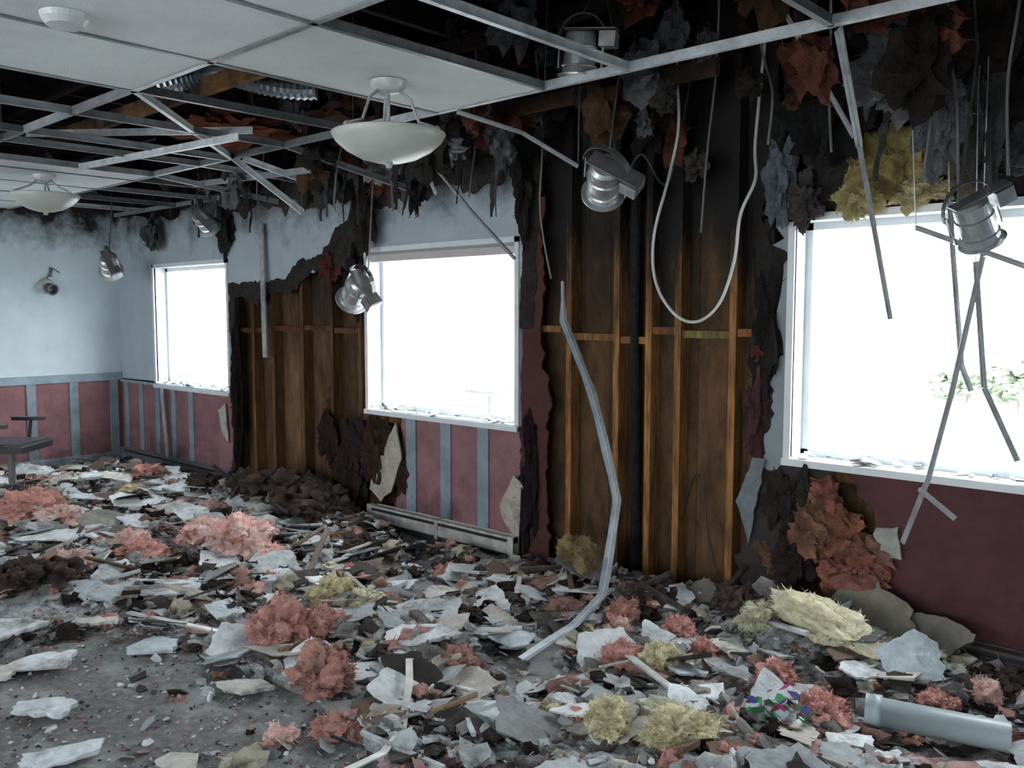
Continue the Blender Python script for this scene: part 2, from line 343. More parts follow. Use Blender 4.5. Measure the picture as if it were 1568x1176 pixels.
b.tee((3.1,-1.6,ZC-.02),(5.0,-1.5,ZC-.05),(.8,.84,.86)); b.tee((3.3,-2.0,ZC+.12),(4.9,-1.35,ZC+.02),dk(0)); b.tee((2.9,-.65,ZC-.02),(4.6,-.75,ZC-.10),dk(0))  # first tee is near-white to paint in a bright reflected streak
b.tee((5.43,-2.28,ZC),(4.13,-1.04,ZC),TG); b.tee((4.13,-1.04,ZC),(4.27,-.6,2.27),TG); b.tee((4.2,-1.0,2.59),(4.30,-.6,2.48),(.85,.9,.92))  # last tee's near-white color paints in a bright reflection
b.make("ceiling_grid",M_paintmetal)
HB=[[(8.17,-1.03,2.59),(7.98,-.32,2.31),(8.11,-.25,1.57)],[(8.25,-.4,1.94),(8.65,-.4,1.77)],[(8.33,-.25,2.05),(8.35,-.25,1.84),(8.40,-.25,1.38),(8.44,-.25,1.28)],
 [(8.47,-.3,1.95),(8.475,-.3,1.82),(8.38,-.3,1.27),(8.305,-.3,.91),(8.21,-.3,.62)],[(8.45,-.3,1.8),(8.50,-.3,1.3),(8.63,-.3,1.02)],[(8.27,-.3,.86),(8.42,-.32,.76)],
 [(5.39,-.4,2.5),(5.7,-.38,2.2),(6.07,-.4,1.9)],[(6.26,-1.04,2.59),(6.39,-.7,2.52),(6.60,-.5,2.35)],[(8.83,-1.04,2.59),(8.80,-.75,2.3),(8.86,-.6,1.9)],[(5.43,-.6,2.62),(5.3,-.3,2.35)],[(7.7,-.5,2.9),(7.95,-.3,2.35)]]
for i,h in enumerate(HB):
    b=B()
    for k in range(len(h)-1):
        c=(.45,.47,.48) if i<6 else (.5,.53,.55)
        b.tee(h[k],h[k+1],c,up=(0.6,-.8,0),w=.036 if (i==0 and k==0) else .022,h=.014)
    b.make("dangling_grid_strip",M_paintmetal)
b=B()
for p in ((8.25,-.4,1.94),(8.33,-.25,2.05),(8.47,-.3,1.95),(8.45,-.3,1.8),(5.39,-.4,2.5),(6.6,-.5,2.35),(8.65,-.4,1.77),(4.27,-.6,2.27)):
    q=(p[0]+R.uniform(-.06,.06),p[1]+R.uniform(-.1,.1),3.16)
    mid=((p[0]+q[0])/2+R.uniform(-.04,.04),(p[1]+q[1])/2,(p[2]+q[2])/2); b.tube([p,mid,q],.003,(.25,.25,.25),n=5)
for x in (3.72,5.43,6.83,8.15,8.83):
    for y in (-1.04,-2.28): b.tube([(x,y,2.63),(x+R.uniform(-.05,.05),y,3.3)],.0025,(.3,.3,.3),n=5)
b.make("hanger_wires",M_metal)
b=B()
path=[(6.14,-.06,1.78),(6.165,-.08,1.55),(6.32,-.14,1.35),(6.47,-.2,1.15),(6.63,-.28,.86),(6.76,-.35,.60),(6.78,-.45,.31),(6.85,-.6,.16),(6.97,-.98,.14),(7.0,-1.38,.10)]
sm=[]
for i in range(len(path)-1):
    for t in (0,.5): sm.append(Vector(path[i]).lerp(Vector(path[i+1]),t))
sm.append(Vector(path[-1]))
b.ribbon(sm,[.02,.025]+[.048]*(len(sm)-2),(.50,.56,.60),side=(.738,.674,0),rag=.12,th=.004)
b.ribbon([p+Vector((.014,-.014,.004)) for p in sm],.010,(.8,.85,.88),side=(.3,-.7,.3),th=.003)
b.make("bent_steel_channel",M_paintmetal)
b=B(); b.bar((2.86,-.04,2.34),(2.93,-.07,1.22),.065,.012,(.42,.44,.45),up=(0,1,0)); b.make("hanging_trim_board",M_frag)
def bez(name,pts,r,col,m,res=8):
    b=B(); out=[]
    P=[Vector(p) for p in pts]
    for i in range(len(P)-1):
        p0=P[max(i-1,0)];p1=P[i];p2=P[i+1];p3=P[min(i+2,len(P)-1)]
        for k in range(res):
            t=k/res; out.append(.5*((2*p1)+(p2-p0)*t+(2*p0-5*p1+4*p2-p3)*t*t+(3*p1-p0-3*p2+p3)*t**3))
    out.append(P[-1]); b.tube(out,r,col,n=8); return b.make(name,m,smooth=True)
bez("flexible_conduit_cable",[(6.94,-.12,3.2),(6.96,-.15,2.87),(6.98,-.15,2.56),(6.93,-.15,2.32),(6.84,-.15,2.01),(6.85,-.15,1.77),(6.96,-.15,1.6),(7.10,-.15,1.55),(7.23,-.15,1.64),(7.31,-.15,1.85),(7.34,-.15,2.08),(7.4,-.12,2.25),(7.36,-.05,2.45),(7.38,.0,3.0)],.0085,(.60,.62,.58),M_plast)
bez("loose_cable",[(6.95,-.02,.45),(7.1,-.1,.75),(7.2,-.12,.35),(7.3,-.1,.1)],.004,CH,M_plast)
bez("loose_cable",[(7.0,-.0,3.1),(6.9,-.1,2.3),(6.72,-.1,2.45),(6.6,-.15,2.35),(6.5,-.1,3.1)],.006,(.1,.1,.1),M_plast)
bez("loose_cable",[(6.05,-.2,3.1),(6.1,-.2,2.6),(6.0,-.1,2.2),(6.07,-.08,1.8)],.006,(.25,.22,.2),M_plast)
for x,y,z in ((7.15,-.2,2.0),(7.6,-.4,2.35),(7.85,-.3,2.3),(8.3,-.5,2.1),(8.42,-.45,2.0),(8.6,-.5,2.1),(5.0,-.4,2.25),(4.5,-.5,2.3),(5.6,-.3,2.3),(3.6,-.5,2.3)):
    bez("loose_cable",[(x+R.uniform(-.2,.2),y-.1,3.2),(x+R.uniform(-.1,.1),y,2.8),(x+R.uniform(-.05,.05),y,(z+2.8)/2),(x,y,z)],.006,(.13,.13,.13),M_plast,5)

# ---------------------------------------------------------------- light fixtures
def bowl(x,y,zb,r):
    b=B(); T=Matrix.Translation((x,y,0)); G=(.58,.60,.55)
    prof=[(0.004,zb-.01),(r*.25,zb-.005),(r*.5,zb+.012),(r*.75,zb+.045),(r*.93,zb+.085),(r,zb+.115),(r*.985,zb+.12),(r*.9,zb+.09),(r*.7,zb+.05),(r*.4,zb+.02),(.004,zb+.005)]
    b.lathe(prof,T,G,0,48)
    b.lathe([(.004,2.545),(.05,2.55),(.075,2.575),(.08,2.6)],T,(.75,.77,.76),1,32)
    b.lathe([(.012,zb-.03),(.018,zb-.01),(.004,zb+.0)],T,GALV,1,16); b.tube([(x,y,zb-.02),(x,y,2.57)],.008,GALV,1)
    for k in range(3):
        a=k*2.094+.5; ca,sa=math.cos(a),math.sin(a)
        b.tube([(x+.05*ca,y+.05*sa,2.56),(x+.10*ca,y+.10*sa,2.52),(x+.14*ca,y+.14*sa,zb+.16),(x+r*.9*ca,y+r*.9*sa,zb+.13)],.007,GALV,1)
        b.lathe([(.001,-.012),(.014,0),(.001,.012)],Matrix.Translation((x+r*.9*ca,y+r*.9*sa,zb+.13)),GALV,1,12)
    b.make("bowl_ceiling_light",[M_plast,M_paintmetal],smooth=True)
bowl(6.42,-1.61,2.26,.25); bowl(2.53,-1.62,2.34,.235)
def can(x,y,z,rot,s=1.0,name="hanging_can_light",top=3.1):
    b=B(); m=Matrix.Translation((x,y,z))@Euler(rot).to_matrix().to_4x4()@Matrix.Scale(s,4)
    C=(.66,.68,.69)
    b.lathe([(.001,.10),(.06,.10),(.075,.085),(.078,.03),(.085,.025),(.078,.02),(.08,-.06),(.088,-.065),(.08,-.07),(.084,-.10),(.105,-.105),(.105,-.112),(.078,-.108),(.07,-.06),(.05,.04),(.001,.06)],m,C,0,28)
    mm=m@Matrix.Translation((.14,0,.06)); b.obox(mm,(.08,.09,.07),(.45,.46,.47)); b.obox(m@Matrix.Translation((.05,0,.108)),(.26,.08,.006),(.4,.4,.4))
    arc=[m@Vector((.125*math.cos(t),.0+.02,.05+.14*math.sin(t))) for t in [math.pi*k/12 for k in range(13)]]
    b.ribbon(arc,.028*s,(.3,.3,.3),side=m.to_3x3()@Vector((0,1,0)),th=.003)
    for sx_ in (-1,1): b.obox(m@Matrix.Translation((.11*sx_,.02,0)),(.006,.03,.14),(.45,.45,.45))
    t=m@Vector((0,.02,.19)); b.tube([t,(t.x+.03,t.y+.03,(t.z+top)/2),(t.x-.02,t.y,top)],.006,(.12,.12,.12),n=6)
    b.make(name,M_metal,origin=(x,y,z))
can(6.77,-.5,2.27,(1.0,.5,.4),1.1); can(4.61,-.4,1.75,(.5,.9,.3),1.1); can(8.47,-.4,1.95,(.4,-.5,.6),.85); can(.85,-.45,2.06,(.6,.9,.2),1.1); can(2.58,-.4,2.36,(1.0,.6,.2),.9)
can(7.0,-1.0,2.74,(.1,.1,.4),.9,"recessed_light_housing",3.1)
b=B(); b.lathe([(.001,.0),(.075,.0),(.08,.02),(.06,.05),(.001,.055)],Matrix.Translation((.0,-.73,1.86))@Euler((0,math.pi/2,0)).to_matrix().to_4x4(),(.55,.6,.62),0,24)
b.lathe([(.001,.05),(.05,.05),(.06,.13),(.045,.13),(.03,.08),(.001,.07)],Matrix.Translation((.0,-.73,1.86))@Euler((0,math.pi/2+.3,.2)).to_matrix().to_4x4(),(.12,.12,.13),0,24)
b.box((.0,-.69,1.95),(.02,-.67,2.05),(.2,.2,.2)); b.tube([(.01,-.73,1.92),(.03,-.66,2.04),(.01,-.6,2.0)],.006,(.1,.1,.1)); b.make("horn_strobe_alarm",M_paintmetal)
b=B(); b.lathe([(.001,2.56),(.06,2.565),(.075,2.585),(.08,2.603)],Matrix.Translation((6.28,-2.9,0)),(.66,.69,.7),0,28); b.make("smoke_detector",M_plast)
b=B(); pts=[];rs=[]
for k in range(70):
    t=k/69; pts.append((4.6+.8*t,-1.75+.45*t+.06*math.sin(t*7),2.86+.06*math.sin(t*5))); rs.append(.06 if k%2 else .05)
b.tube(pts,rs,(.30,.34,.38),n=14); b.make("flexible_air_duct",M_metal)

# ---------------------------------------------------------------- baseboard heater
def heater(x0,x1,col,name):
    b=B(); b.box((x0,-.02,.03),(x1,0,.17),col); b.box((x0,-.075,.15),(x1,0,.165),col)
    b.box((x0,-.075,.055),(x1,-.065,.128),tuple(q*.95 for q in col)); b.box((x0,-.07,.128),(x1,-.02,.15),(.04,.04,.04)); b.box((x0,-.06,.03),(x1,-.02,.055),(.05,.05,.05))
    for x in (x0,x1-.05): b.box((x,-.08,.02),(x+.05,0,.17),col)
    b.box(((x0+x1)/2,-.078,.03),((x0+x1)/2+.03,-.0,.17),tuple(q*.9 for q in col))
    b.make(name,M_paintmetal)
heater(4.28,5.76,(.66,.66,.62),"baseboard_heater"); heater(.1,2.3,(.22,.24,.25),"baseboard_heater"); heater(8.2,12,(.12,.1,.1),"baseboard_heater")

# ---------------------------------------------------------------- charred hanging scraps in plenum
b=B()
for i in range(85):
    x=R.choice([R.gauss(4.5,.4),R.gauss(5.1,.3),R.uniform(7.3,9.2),R.gauss(8.3,.4),R.uniform(6.0,7.3),R.gauss(2.6,.4)]); y=-abs(R.gauss(0,.25))-.03
    if y<-1.0:y=-.5
    zt=R.uniform(2.5,3.1); L=R.uniform(.15,.5)
    if W2[0]-.1<x<W2[1] and zt-L<2.15: L=max(.1,zt-R.uniform(2.17,2.4))
    n=max(5,int(L/.03)); pts=[];ws=[];w=R.uniform(.02,.10)
    lean=R.gauss(0,.15); ph=R.random()*9
    for k in range(n+1):
        t=k/n; pts.append((x+lean*L*t+.02*N(t*2,i*3.1),y+.02*N(t*2,i*1.7,5),zt-L*t)); ws.append(max(.004,w*(1-.8*t)*(1+1.3*N(t*5+ph,i*.7))))
    g=R.choice([.012,.015,.02,.02,.03,.03,.05,.08]); b.ribbon(pts,ws,(g,g*.97,g*.95),side=(R.uniform(.3,1),R.uniform(-.6,.6),0),rag=.6,th=.008)
b.make("charred_hanging_scraps",M_char)
b=B()
for i in range(130):
    x=R.uniform(2.4,9.2); y=-R.uniform(.0,.8); z=R.uniform(2.5,3.15); r=R.uniform(.03,.12)
    g=R.choice([(.03,.028,.026),(.03,.026,.022),(.05,.045,.04),(.08,.08,.08),(.16,.17,.18),(.16,.06,.045),(.10,.06,.035)])
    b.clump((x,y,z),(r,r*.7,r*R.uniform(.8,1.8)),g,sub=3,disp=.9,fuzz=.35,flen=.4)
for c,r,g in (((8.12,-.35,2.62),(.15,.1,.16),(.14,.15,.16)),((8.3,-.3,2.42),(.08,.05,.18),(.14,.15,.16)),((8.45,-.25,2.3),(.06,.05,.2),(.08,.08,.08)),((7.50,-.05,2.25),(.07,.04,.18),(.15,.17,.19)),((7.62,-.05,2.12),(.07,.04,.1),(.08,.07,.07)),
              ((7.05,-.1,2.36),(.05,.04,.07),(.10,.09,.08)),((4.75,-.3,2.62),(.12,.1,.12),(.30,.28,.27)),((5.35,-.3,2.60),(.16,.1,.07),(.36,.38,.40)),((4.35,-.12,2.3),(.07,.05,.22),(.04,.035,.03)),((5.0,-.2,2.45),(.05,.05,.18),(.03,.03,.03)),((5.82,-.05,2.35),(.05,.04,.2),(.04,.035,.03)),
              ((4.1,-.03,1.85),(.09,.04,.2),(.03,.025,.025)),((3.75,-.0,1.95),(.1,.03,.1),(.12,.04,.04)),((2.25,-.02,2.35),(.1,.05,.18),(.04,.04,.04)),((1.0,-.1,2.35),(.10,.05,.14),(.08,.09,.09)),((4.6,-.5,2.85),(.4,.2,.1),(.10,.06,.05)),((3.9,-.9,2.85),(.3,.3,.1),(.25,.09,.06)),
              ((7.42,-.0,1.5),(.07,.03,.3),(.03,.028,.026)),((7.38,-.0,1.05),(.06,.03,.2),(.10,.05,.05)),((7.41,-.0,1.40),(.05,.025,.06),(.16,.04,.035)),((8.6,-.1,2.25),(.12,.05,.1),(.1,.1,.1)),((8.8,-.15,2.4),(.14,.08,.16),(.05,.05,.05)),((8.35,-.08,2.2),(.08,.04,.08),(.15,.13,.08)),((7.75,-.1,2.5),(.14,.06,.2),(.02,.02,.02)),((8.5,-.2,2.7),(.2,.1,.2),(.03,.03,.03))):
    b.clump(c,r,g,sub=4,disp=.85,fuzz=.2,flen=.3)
b.make("charred_hanging_insulation",M_fluff)
b=B()
b.clump((8.0,-.02,2.26),(.19,.05,.15),(.50,.41,.15),col2=(.14,.10,.05),disp=.6,freq=2.5,fuzz=.4); b.clump((7.86,-.03,2.12),(.09,.04,.08),(.50,.42,.2),disp=.8,fuzz=.4); b.clump((8.15,-.03,2.13),(.10,.04,.06),(.55,.46,.25),disp=.8,fuzz=.4)
b.make("yellow_batt_insulation",M_fluff)
b=B()
def multi(bb,c,r,col,n,sub=3,col2=None,disp=.8,floorz=None):
    c=Vector(c)
    for k in range(n):
        d=Vector((R.gauss(0,.45)*r[0],R.gauss(0,.45)*r[1],R.gauss(0,.45)*r[2])); f=R.uniform(.3,.6)
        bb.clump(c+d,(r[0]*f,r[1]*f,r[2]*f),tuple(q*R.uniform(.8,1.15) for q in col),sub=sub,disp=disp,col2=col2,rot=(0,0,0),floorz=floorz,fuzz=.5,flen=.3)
multi(b,(7.78,-.02,.58),(.18,.05,.20),(.34,.16,.10),9,col2=(.12,.06,.04)); multi(b,(7.9,-.05,.36),(.18,.06,.14),(.42,.20,.14),9,col2=(.14,.07,.05)); multi(b,(7.6,-.02,.5),(.13,.05,.25),(.05,.04,.04),8); multi(b,(7.45,.0,.35),(.1,.05,.1),(.22,.12,.07),5)
multi(b,(3.72,.03,.75),(.10,.05,.30),(.20,.06,.05),7,col2=(.08,.03,.03)); multi(b,(3.95,.0,.45),(.22,.05,.35),(.05,.035,.03),12); multi(b,(4.3,.0,.55),(.18,.04,.28),(.06,.04,.035),12); multi(b,(5.85,.0,.5),(.08,.05,.4),(.03,.025,.025),8); multi(b,(2.35,.0,1.0),(.06,.04,.6),(.03,.025,.025),10)
b.make("burnt_batt_insulation",M_fluff)

# ---------------------------------------------------------------- floor debris
CX,CY=9.47,-4.15
def dens(x,y):
    d=1.0
    if y<-1.9: d*=max(.18,1+ (y+1.9)*1.0)
    e=math.hypot((x-6.3)/1.3,(y+2.75)/.65)
    if e<1: d*=.16
    if math.hypot(x-CX,y-CY)<1.9: d*=.1
    if x>9.2: d*=.5
    if 4.2<x<5.85 and y>-.22: d*=.12
    return d
def clus(x,y):
    return min(1,max(.16,.62+1.5*N(x*1.9+4,y*1.9,8)))
def H(x,y):
    d=dens(x,y); k=.5+.5*FR(x*1.5,y*1.5,2.2,3)
    h=.075*d*k*1.2*(.5+.7*clus(x,y))+.02*d*(.5+N(x*9,y*9))+.02*d*N(x*22,y*22,3)
    h+=.16*math.exp(-((x-7.75)/.7)**2-((y+.30)/.28)**2)*(1+.5*N(x*6,y*6))
    h+=.13*math.exp(-((x-6.6)/.35)**2-((y+.35)/.3)**2)
    h+=.10*math.exp(-((x-4.3)/.5)**2-((y+1.2)/.35)**2)
    h+=.12*math.exp(-((x-1.5)/.9)**2-((y+.6)/.4)**2)*(1+.5*N(x*6,y*6))
    h+=.18*math.exp(-((x-3.4)/.9)**2-((y+.25)/.25)**2)
    h+=.14*math.exp(-((x-4.2)/.4)**2-((y+2.5)/.3)**2)
    return max(h-.022,-.01)
D=B()
nx,ny=440,185; X0,X1,Y0,Y1=.03,10.9,-4.6,-.03
vs=[];cs=[]
for j in range(ny):
    y=Y0+(Y1-Y0)*j/(ny-1)
    for i in range(nx):
        x=X0+(X1-X0)*i/(nx-1); h=H(x,y); vs.append((x,y,h))
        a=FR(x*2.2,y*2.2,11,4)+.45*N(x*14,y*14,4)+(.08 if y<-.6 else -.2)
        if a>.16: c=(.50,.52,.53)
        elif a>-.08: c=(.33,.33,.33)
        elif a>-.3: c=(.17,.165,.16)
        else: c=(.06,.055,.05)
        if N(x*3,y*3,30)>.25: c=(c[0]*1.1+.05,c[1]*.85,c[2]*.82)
        cs.append(c)
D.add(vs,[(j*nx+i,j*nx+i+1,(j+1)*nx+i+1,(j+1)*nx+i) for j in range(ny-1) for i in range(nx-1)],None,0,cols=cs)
PAL=[((.84,.88,.90),26),((.55,.60,.62),20),((.58,.55,.49),15),((.33,.34,.35),15),((.05,.045,.04),13),((.20,.13,.09),6),((.50,.32,.30),5)]
def pick():
    t=R.uniform(0,sum(w for _,w in PAL))
    for c,w in PAL:
        t-=w
        if t<=0: break
    k=R.uniform(.7,1.06); return tuple(q*k for q in c)
def place():
    while True:
        x=R.uniform(.25,10.5); y=-R.uniform(.06,4.0)
        if R.random()<dens(x,y)*clus(x,y): return x,y
for i in range(6400):
    x,y=place(); s=min(.20,.012+.018*R.paretovariate(1.3)-.004)
    if dens(x,y)<.3: s=min(s,.06)
    if y>-.4: s=min(s,.10)
    tilt=.5 if R.random()<.8 else 1.1
    if s>.07: tilt=.3
    rx,ry=R.gauss(0,tilt*.6),R.gauss(0,tilt*.6)
    c=pick()
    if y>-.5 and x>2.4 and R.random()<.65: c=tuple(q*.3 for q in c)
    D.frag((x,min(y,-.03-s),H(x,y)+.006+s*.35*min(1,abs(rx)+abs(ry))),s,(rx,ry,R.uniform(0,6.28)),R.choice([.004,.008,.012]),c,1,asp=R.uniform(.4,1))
for i in range(3000):
    x,y=place(); r=.008+.012*R.paretovariate(1.8)
    r=min(r,.06); c=R.choice([(.62,.64,.64),(.45,.45,.44),(.30,.29,.28),(.10,.09,.085),(.04,.035,.03),(.58,.34,.30),(.36,.22,.19),(.55,.52,.42)])
    D.clump((x,min(y,-.04-r*1.5),H(x,y)+r*.3),(r*R.uniform(.8,1.5),r,r*.7),c,sub=2,disp=.9,mi=2,rot=(0,0,R.random()*6),fuzz=.15,flen=.5)
for i in range(3200):
    x=R.uniform(4.6,8.2); y=R.uniform(-3.6,-1.7); s=R.uniform(.003,.014); D.frag((x,y,max(0,H(x,y))+.003),s,(R.gauss(0,.4),R.gauss(0,.4),R.random()*6),.004,R.choice([(.7,.73,.74),(.4,.42,.42),(.06,.06,.06),(.4,.22,.2)]),1,n=4)
for i in range(100):
    x,y=place(); L=R.uniform(.12,.5); a=R.uniform(0,6.28); z=H(x,y)+.03; dz=R.uniform(-.04,.08)
    p0=(x,y,z);p1=(max(.1,x+L*math.cos(a)),min(-.1,y+L*math.sin(a)),max(.02,z+dz))
    D.bar(p0,p1,R.uniform(.012,.03),R.uniform(.006,.02),R.choice([(.10,.06,.04),(.26,.17,.1),(.03,.03,.03),(.45,.43,.39),(.6,.63,.65)]),1)
for i in range(16):
    x=R.choice([R.uniform(2.6,4.1),R.uniform(5.9,7.4)]); y=R.uniform(-.6,-.15); L=R.uniform(.2,.45); a=R.uniform(0,6.28)
    D.bar((x,y,H(x,y)+.02),(x+L*math.cos(a),min(-.07,y+L*math.sin(a)),H(x,y)+R.uniform(.05,.2)),.03,.02,(.05,.04,.035),1)
D.bar((4.15,-2.75,.02),(4.35,-2.3,.28),.05,.03,(.45,.30,.22),1); D.bar((6.2,-1.3,.10),(6.9,-1.55,.05),.05,.03,(.06,.05,.045),1); D.bar((5.2,-1.25,.05),(5.0,-.95,.26),.03,.02,(.25,.2,.17),1); D.bar((4.6,-1.0,.05),(4.9,-.9,.25),.04,.02,(.3,.27,.25),1)
def sheet(x,y,s,asp,rz,tx=0,ty=0,col=WHITE,dz=.04,n=None): D.frag((x,y,H(x,y)+dz),s,(tx,ty,rz),.013,col,1,asp=asp,n=n)
for a in ((2.57,-1.04,.30,.6,.3,.1,.1),(2.0,-1.15,.25,.6,.9,.0,.2),(1.4,-1.0,.3,.5,.2,.1,0),(2.9,-.8,.28,.6,1.4,.2,.1),(3.2,-1.3,.25,.7,.4,.1,.2),(6.42,-1.47,.22,.55,.5,.15,-.1),(5.36,-1.84,.16,.7,1.2,.2,.1),(5.0,-2.36,.2,.3,.7,.1,0),(4.75,-2.72,.28,.6,.6,.05,.05),
          (3.9,-.7,.22,.6,.3,.3,.2),(4.3,-.65,.2,.7,1.3,-.4,.2),(3.5,-.6,.24,.5,.5,.5,.1),(6.0,-.9,.15,.7,.4,.1,.2),(7.3,-1.3,.13,.6,.5,.1,0),(7.7,-1.2,.12,.8,.2,.1,.2),(8.15,-.6,.12,.7,.8,.2,.1),(7.1,-.35,.17,.7,.8,.5,.2),(6.6,-2.75,.12,.6,.2,.02,0),(5.5,-2.3,.2,.6,.4,.05,0),(1.9,-.45,.2,.6,0,.4,.2),
          (7.25,-.75,.14,.6,.1,.3,.3),(7.45,-1.55,.12,.5,.9,.1,.1),(5.7,-1.0,.14,.6,.9,.2,0),(3.2,-1.9,.3,.6,.9,.05,0),(3.7,-2.2,.25,.6,.3,.1,0),(2.3,-1.4,.25,.5,.2,.1,.1),(1.0,-.8,.2,.6,.5,0,.1),(3.4,-1.0,.2,.7,.7,.2,.3),(5.3,-2.75,.25,.5,1.1,.03,0),(5.1,-1.4,.18,.6,.4,.1,.1),(4.9,-1.9,.2,.6,.9,.1,0),
          (4.5,-2.2,.22,.6,.3,.1,.1),(6.1,-1.2,.13,.6,.3,.3,.1),(8.0,-.8,.12,.6,.3,.2,.1),(7.55,-.95,.13,.6,1.3,.1,.2),(7.9,-1.35,.12,.6,.7,.1,.1),(6.2,-2.25,.14,.6,.7,.03,.0),(5.8,-2.9,.22,.6,.2,.02,.0),(6.25,-3.0,.2,.5,1.4,.02,.01),(5.2,-3.0,.25,.5,.7,.02,0),
          (1.7,-.8,.25,.6,.3,.15,.1),(2.4,-.7,.25,.6,.9,.2,.1),(3.0,-1.6,.22,.6,.3,.1,.1),(5.5,-1.3,.16,.6,.3,.1,.1),(7.0,-1.0,.14,.6,.6,.1,.2),(7.6,-.65,.15,.6,.3,.2,.2),(8.3,-1.05,.12,.6,.9,.1,.1),(7.2,-1.75,.13,.6,.3,.05,.05),(6.75,-1.15,.13,.6,.9,.2,.1),(8.2,-.5,.16,.6,.2,.25,.1)):
    c=R.choice([(.86,.90,.92),(.78,.84,.87),(.68,.68,.62),(.62,.70,.74)]); sheet(*a,col=c)
for x,y,r in ((4.31,-2.53,.2),(4.1,-2.8,.22),(3.5,-.35,.24),(3.9,-.25,.24),(3.1,-.2,.2),(4.1,-.35,.18),(3.7,-.15,.22),(4.9,-.6,.12),(5.6,-.45,.1),(6.2,-.3,.14),(7.0,-.35,.12),(7.5,-.3,.14),(5.5,-.75,.08),(6.3,-1.1,.09),(6.9,-1.9,.06),(2.5,-.35,.16),(1.2,-.3,.15),(8.6,-.2,.12)):
    for _ in range(6): D.clump((x+R.gauss(0,r*.4),min(-.06-r*.6,y+R.gauss(0,r*.4)),H(x,y)+r*.2),(r*.5,r*.5,r*.35),(.05,.042,.038),sub=3,disp=.9,mi=2,col2=(.12,.085,.07),floorz=.001,fuzz=.3)
for (x,y,z,s,asp,rx,rz,c) in ((8.02,-.18,.20,.28,.7,1.0,.0,(.26,.24,.19)),(7.72,-.18,.15,.22,.8,.9,.2,(.22,.20,.17)),(8.28,-.18,.18,.2,.9,.95,-.1,(.22,.20,.17)),(7.45,-.22,.12,.18,.7,.8,.4,(.32,.30,.26)),(7.2,-.2,.14,.16,.8,.9,.1,(.20,.18,.15)),(6.95,-.25,.14,.16,.6,.7,.5,(.30,.28,.24))):
    D.frag((x,y,z),s,(rx,0,rz),.014,c,1,asp=asp,n=6)
D.frag((8.31,-.42,.17),.16,(.9,.15,.5),.013,(.52,.60,.64),1,asp=.95,n=5)
D.make("demolition_debris",[M_rub,M_frag,M_fluff])
bp=B(); by=B()
def cl(bb,x,y,r,c,c2,sz=.75,ax=1.0):
    z=max(0,H(x,y))
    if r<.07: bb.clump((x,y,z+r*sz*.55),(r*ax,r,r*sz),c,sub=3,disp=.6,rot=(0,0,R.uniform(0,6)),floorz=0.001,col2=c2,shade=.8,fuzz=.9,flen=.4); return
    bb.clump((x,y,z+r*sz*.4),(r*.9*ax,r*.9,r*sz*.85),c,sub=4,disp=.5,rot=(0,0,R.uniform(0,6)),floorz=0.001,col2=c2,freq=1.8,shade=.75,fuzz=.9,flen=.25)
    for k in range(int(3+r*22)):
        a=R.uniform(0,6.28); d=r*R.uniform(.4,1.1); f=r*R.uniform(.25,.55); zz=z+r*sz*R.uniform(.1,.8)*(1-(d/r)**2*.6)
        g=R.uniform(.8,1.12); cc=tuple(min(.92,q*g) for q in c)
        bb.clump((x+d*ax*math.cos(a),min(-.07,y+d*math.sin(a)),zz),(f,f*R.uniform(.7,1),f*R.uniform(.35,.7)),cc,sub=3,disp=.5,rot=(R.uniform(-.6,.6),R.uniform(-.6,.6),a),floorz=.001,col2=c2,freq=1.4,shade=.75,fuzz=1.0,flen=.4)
for x,y,r,sz in ((4.48,-1.26,.20,.7),(4.75,-1.2,.12,.7),(4.2,-1.35,.14,.7),(5.84,-1.83,.16,.95),(5.95,-1.68,.11,.8),(5.71,-.61,.08,1),(6.44,-2.02,.12,1.2),(7.28,-1.02,.09,.9),(7.88,-.76,.075,1.1),(8.14,-.92,.11,.8),(6.79,-2.2,.10,.4),(6.9,-2.1,.07,.5),(6.69,-2.39,.06,.6),(6.77,-1.55,.09,.9),
                 (2.3,-1.73,.24,.6),(2.8,-1.7,.16,.6),(4.03,-2.15,.15,.7),(4.1,-1.7,.15,.6),(3.7,-1.6,.12,.7),(1.8,-.6,.13,.6),(7.3,-.6,.07,1),(7.05,-.75,.07,1),(6.95,-.55,.08,.9),(7.5,-.7,.07,1),(5.2,-1.6,.08,.6),(8.45,-.55,.08,.7),(8.55,-.35,.08,.7),(3.2,-.75,.12,.7),(3.9,-1.15,.12,.6)):
    k=R.uniform(.85,1.03); c=tuple(q*k for q in PINK)
    if (x,y) in ((6.44,-2.02),(6.77,-1.55),(4.03,-2.15),(6.79,-2.2)): c=(.46,.28,.24)
    cl(bp,x,y,r,c,R.choice([PINK2,(.42,.22,.19),(.84,.66,.60)]),sz)
for i in range(90):
    x,y=place(); r=R.uniform(.02,.05); k=R.uniform(.6,1.0); cl(bp,x,y,r,tuple(q*k for q in PINK),PINK2,R.uniform(.5,.9))
bp.make("pink_insulation_debris",M_fluff)
for x,y,r,sz,ax in ((5.64,-1.38,.11,.9,1),(5.82,-1.3,.08,.7,1.3),(7.42,-.95,.08,1,1),(7.64,-.46,.08,1,1.2),(7.83,-1.45,.11,.8,1.2),(7.58,-1.55,.09,.9,1),(7.7,-1.35,.07,.8,1.5),(2.2,-.9,.12,.5,1),(8.3,-.28,.09,.8,1.4),(5.6,-1.62,.06,.7,1)):
    cl(by,x,y,r,YEL if R.random()<.8 else (.6,.62,.5),YEL2 if R.random()<.6 else (.8,.8,.66),sz,ax=ax)
for i in range(40):
    x,y=place(); r=R.uniform(.02,.045); cl(by,x,y,r,YEL,YEL2,R.uniform(.5,.9))
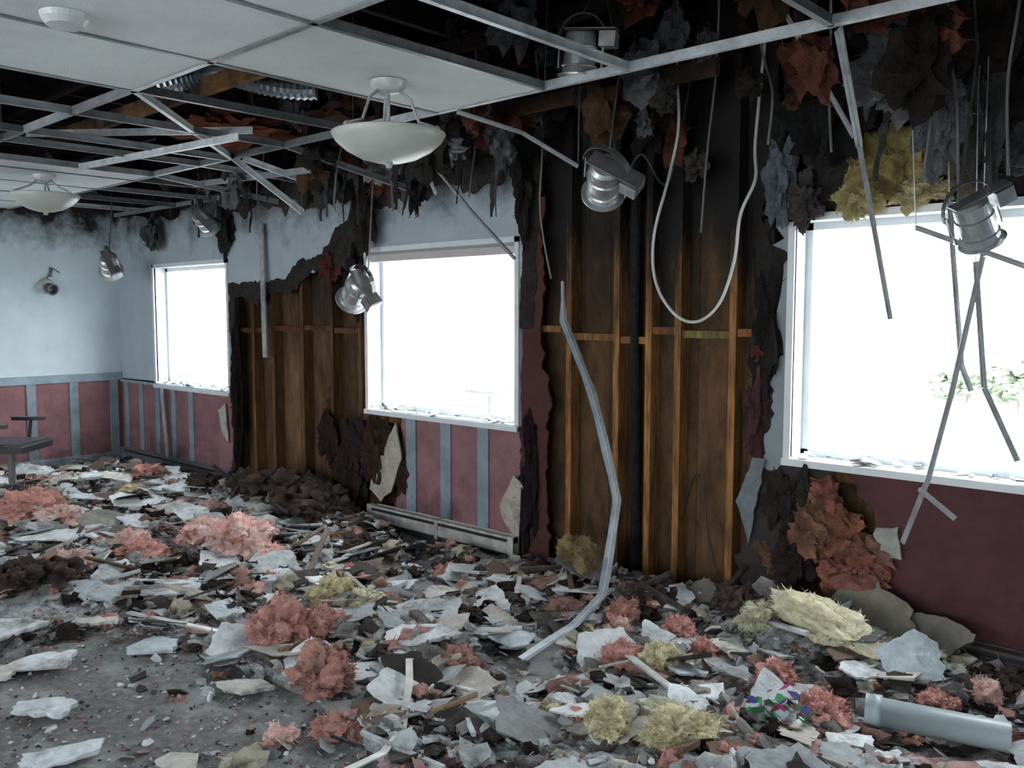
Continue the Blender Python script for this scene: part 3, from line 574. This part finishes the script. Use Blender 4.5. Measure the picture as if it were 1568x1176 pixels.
by.clump((7.93,-.42,.24),(.25,.10,.085),YEL,col2=(.85,.8,.6),disp=.3,rot=(0,.18,-.1),floorz=.001,freq=1.8,shade=.8,fuzz=.8,flen=.18)
by.clump((6.54,-.41,.26),(.12,.09,.11),(.34,.27,.14),col2=(.16,.12,.06),disp=.35,floorz=.001,fuzz=.6)
by.make("yellow_insulation_debris",M_fluff)
b=B(); p0=Vector((8.28,-.86,.10)); p1=Vector((8.74,-.72,.09)); 
b.tube([p0,p0.lerp(p1,.05),p0.lerp(p1,.05),p0.lerp(p1,.12),p0.lerp(p1,.12),p1],[.06,.06,.062,.062,.054,.054],(.40,.48,.50),n=24,caps=False); b.tube([p0+Vector((.01,.003,0)),p1-Vector((.01,.003,0))],.046,(.05,.05,.05),n=20); b.make("pvc_pipe_section",M_plast,smooth=True)
b=B(); b.ribbon([(6.70,-1.70,.13),(6.72,-1.78,.14),(6.86,-1.9,.11),(6.95,-2.0,.08),(7.05,-2.1,.06),(7.12,-2.25,.05),(7.12,-2.5,.05)],.03,(.72,.74,.70),side=(.9,.3,0),th=.006)
b.bar((5.0,-2.2,.05),(5.75,-2.0,.06),.03,.01,(.6,.62,.6)); b.bar((7.2,-1.0,.12),(7.7,-1.2,.08),.03,.01,(.75,.77,.76)); b.make("fallen_trim_strips",M_paintmetal)
b=B()
for i in range(55):
    c=R.choice([(.05,.35,.12),(.5,.05,.2),(.75,.75,.8),(.1,.12,.4),(.03,.03,.05),(.6,.65,.7)]); b.frag((8.06+R.gauss(0,.055),-1.12+R.gauss(0,.05),.09+R.uniform(0,.07)),R.uniform(.012,.04),(R.uniform(-1,1),R.uniform(-1,1),R.uniform(0,6)),.002,c)
b.make("crumpled_wrapper",M_plast)

# ---------------------------------------------------------------- office chair at left
b=B(); cx,cy=1.38,-1.56; Dk=(.02,.02,.025)
T=Matrix.Translation((cx,cy,0))@Matrix.Rotation(-.83,4,'Z')
def q(p): return T@Vector(p)
b.obox(T@Matrix.Translation((0,0,.47)),(.48,.46,.05),Dk); b.obox(T@Matrix.Translation((0,0,.505)),(.44,.42,.03),(.04,.04,.045))
b.obox(T@Matrix.Translation((0,-.26,.80))@Matrix.Rotation(.12,4,'X'),(.42,.05,.44),Dk); b.bar(q((0,-.2,.45)),q((0,-.28,.75)),.06,.02,Dk)
for s in (-1,1):
    b.tube([q((.2*s,0,.44)),q((.28*s,0,.46)),q((.29*s,.02,.66))],.014,Dk); b.obox(T@Matrix.Translation((.29*s,0,.675)),(.06,.27,.03),Dk)
b.tube([q((0,0,.12)),q((0,0,.45))],.028,(.15,.15,.15),n=14)
for k in range(5):
    a=k*1.2566; e=q((.29*math.cos(a),.29*math.sin(a),.07)); b.tube([q((0,0,.13)),e],[.026,.016],Dk); b.lathe([(.001,-.012),(.028,-.012),(.028,.012),(.001,.012)],Matrix.Translation((e.x,e.y,.03))@Euler((math.pi/2,0,a)).to_matrix().to_4x4(),Dk,0,16)
b.make("office_chair",M_plast)

# ---------------------------------------------------------------- outside
b=B(); b.box((-60,.25,-.5),(70,90,-.3),(.34,.35,.34)); b.make("ground_outside",M_out)
b=B(); b.box((-.55,5.7,-.3),(.1,6.2,.36),(.22,.23,.25)); b.box((-.58,5.66,.36),(.13,6.24,.42),(.27,.28,.29)); b.box((-.45,5.68,.0),(.0,5.7,.3),(.20,.20,.21)); b.make("utility_box",M_out)
for i,(x,y,h) in enumerate(((4.9,13,1.0),(5.5,14,1.2))):
    b=B(); b.tube([(x,y,-.3),(x,y,h*.5)],[.05,.03],(.3,.28,.26),n=8)
    for k in range(16): b.clump((x+R.gauss(0,.28),y+R.gauss(0,.3),h*.3+R.uniform(-.4,.5)*h*.5),(.17,.17,.12),(.33,.38,.29),sub=3,disp=.9,shade=.85)
    b.make("leafy_bush",M_out)

# ---------------------------------------------------------------- light
w=bpy.data.worlds.new("World"); sc.world=w; w.use_nodes=True
bg=w.node_tree.nodes["Background"]; bg.inputs[0].default_value=(.92,.965,1.0,1); bg.inputs[1].default_value=13
sc.view_settings.view_transform='Standard'; sc.view_settings.look='None'

cam=bpy.data.cameras.new("camera"); co=bpy.data.objects.new("camera",cam); sc.collection.objects.link(co)
co.location=(9.47,-4.15,1.6); co.rotation_euler=(math.radians(90-4.66),0,math.radians(42.4)); cam.lens=30.99; cam.sensor_width=36; cam.clip_start=.05; cam.clip_end=300
sc.camera=co
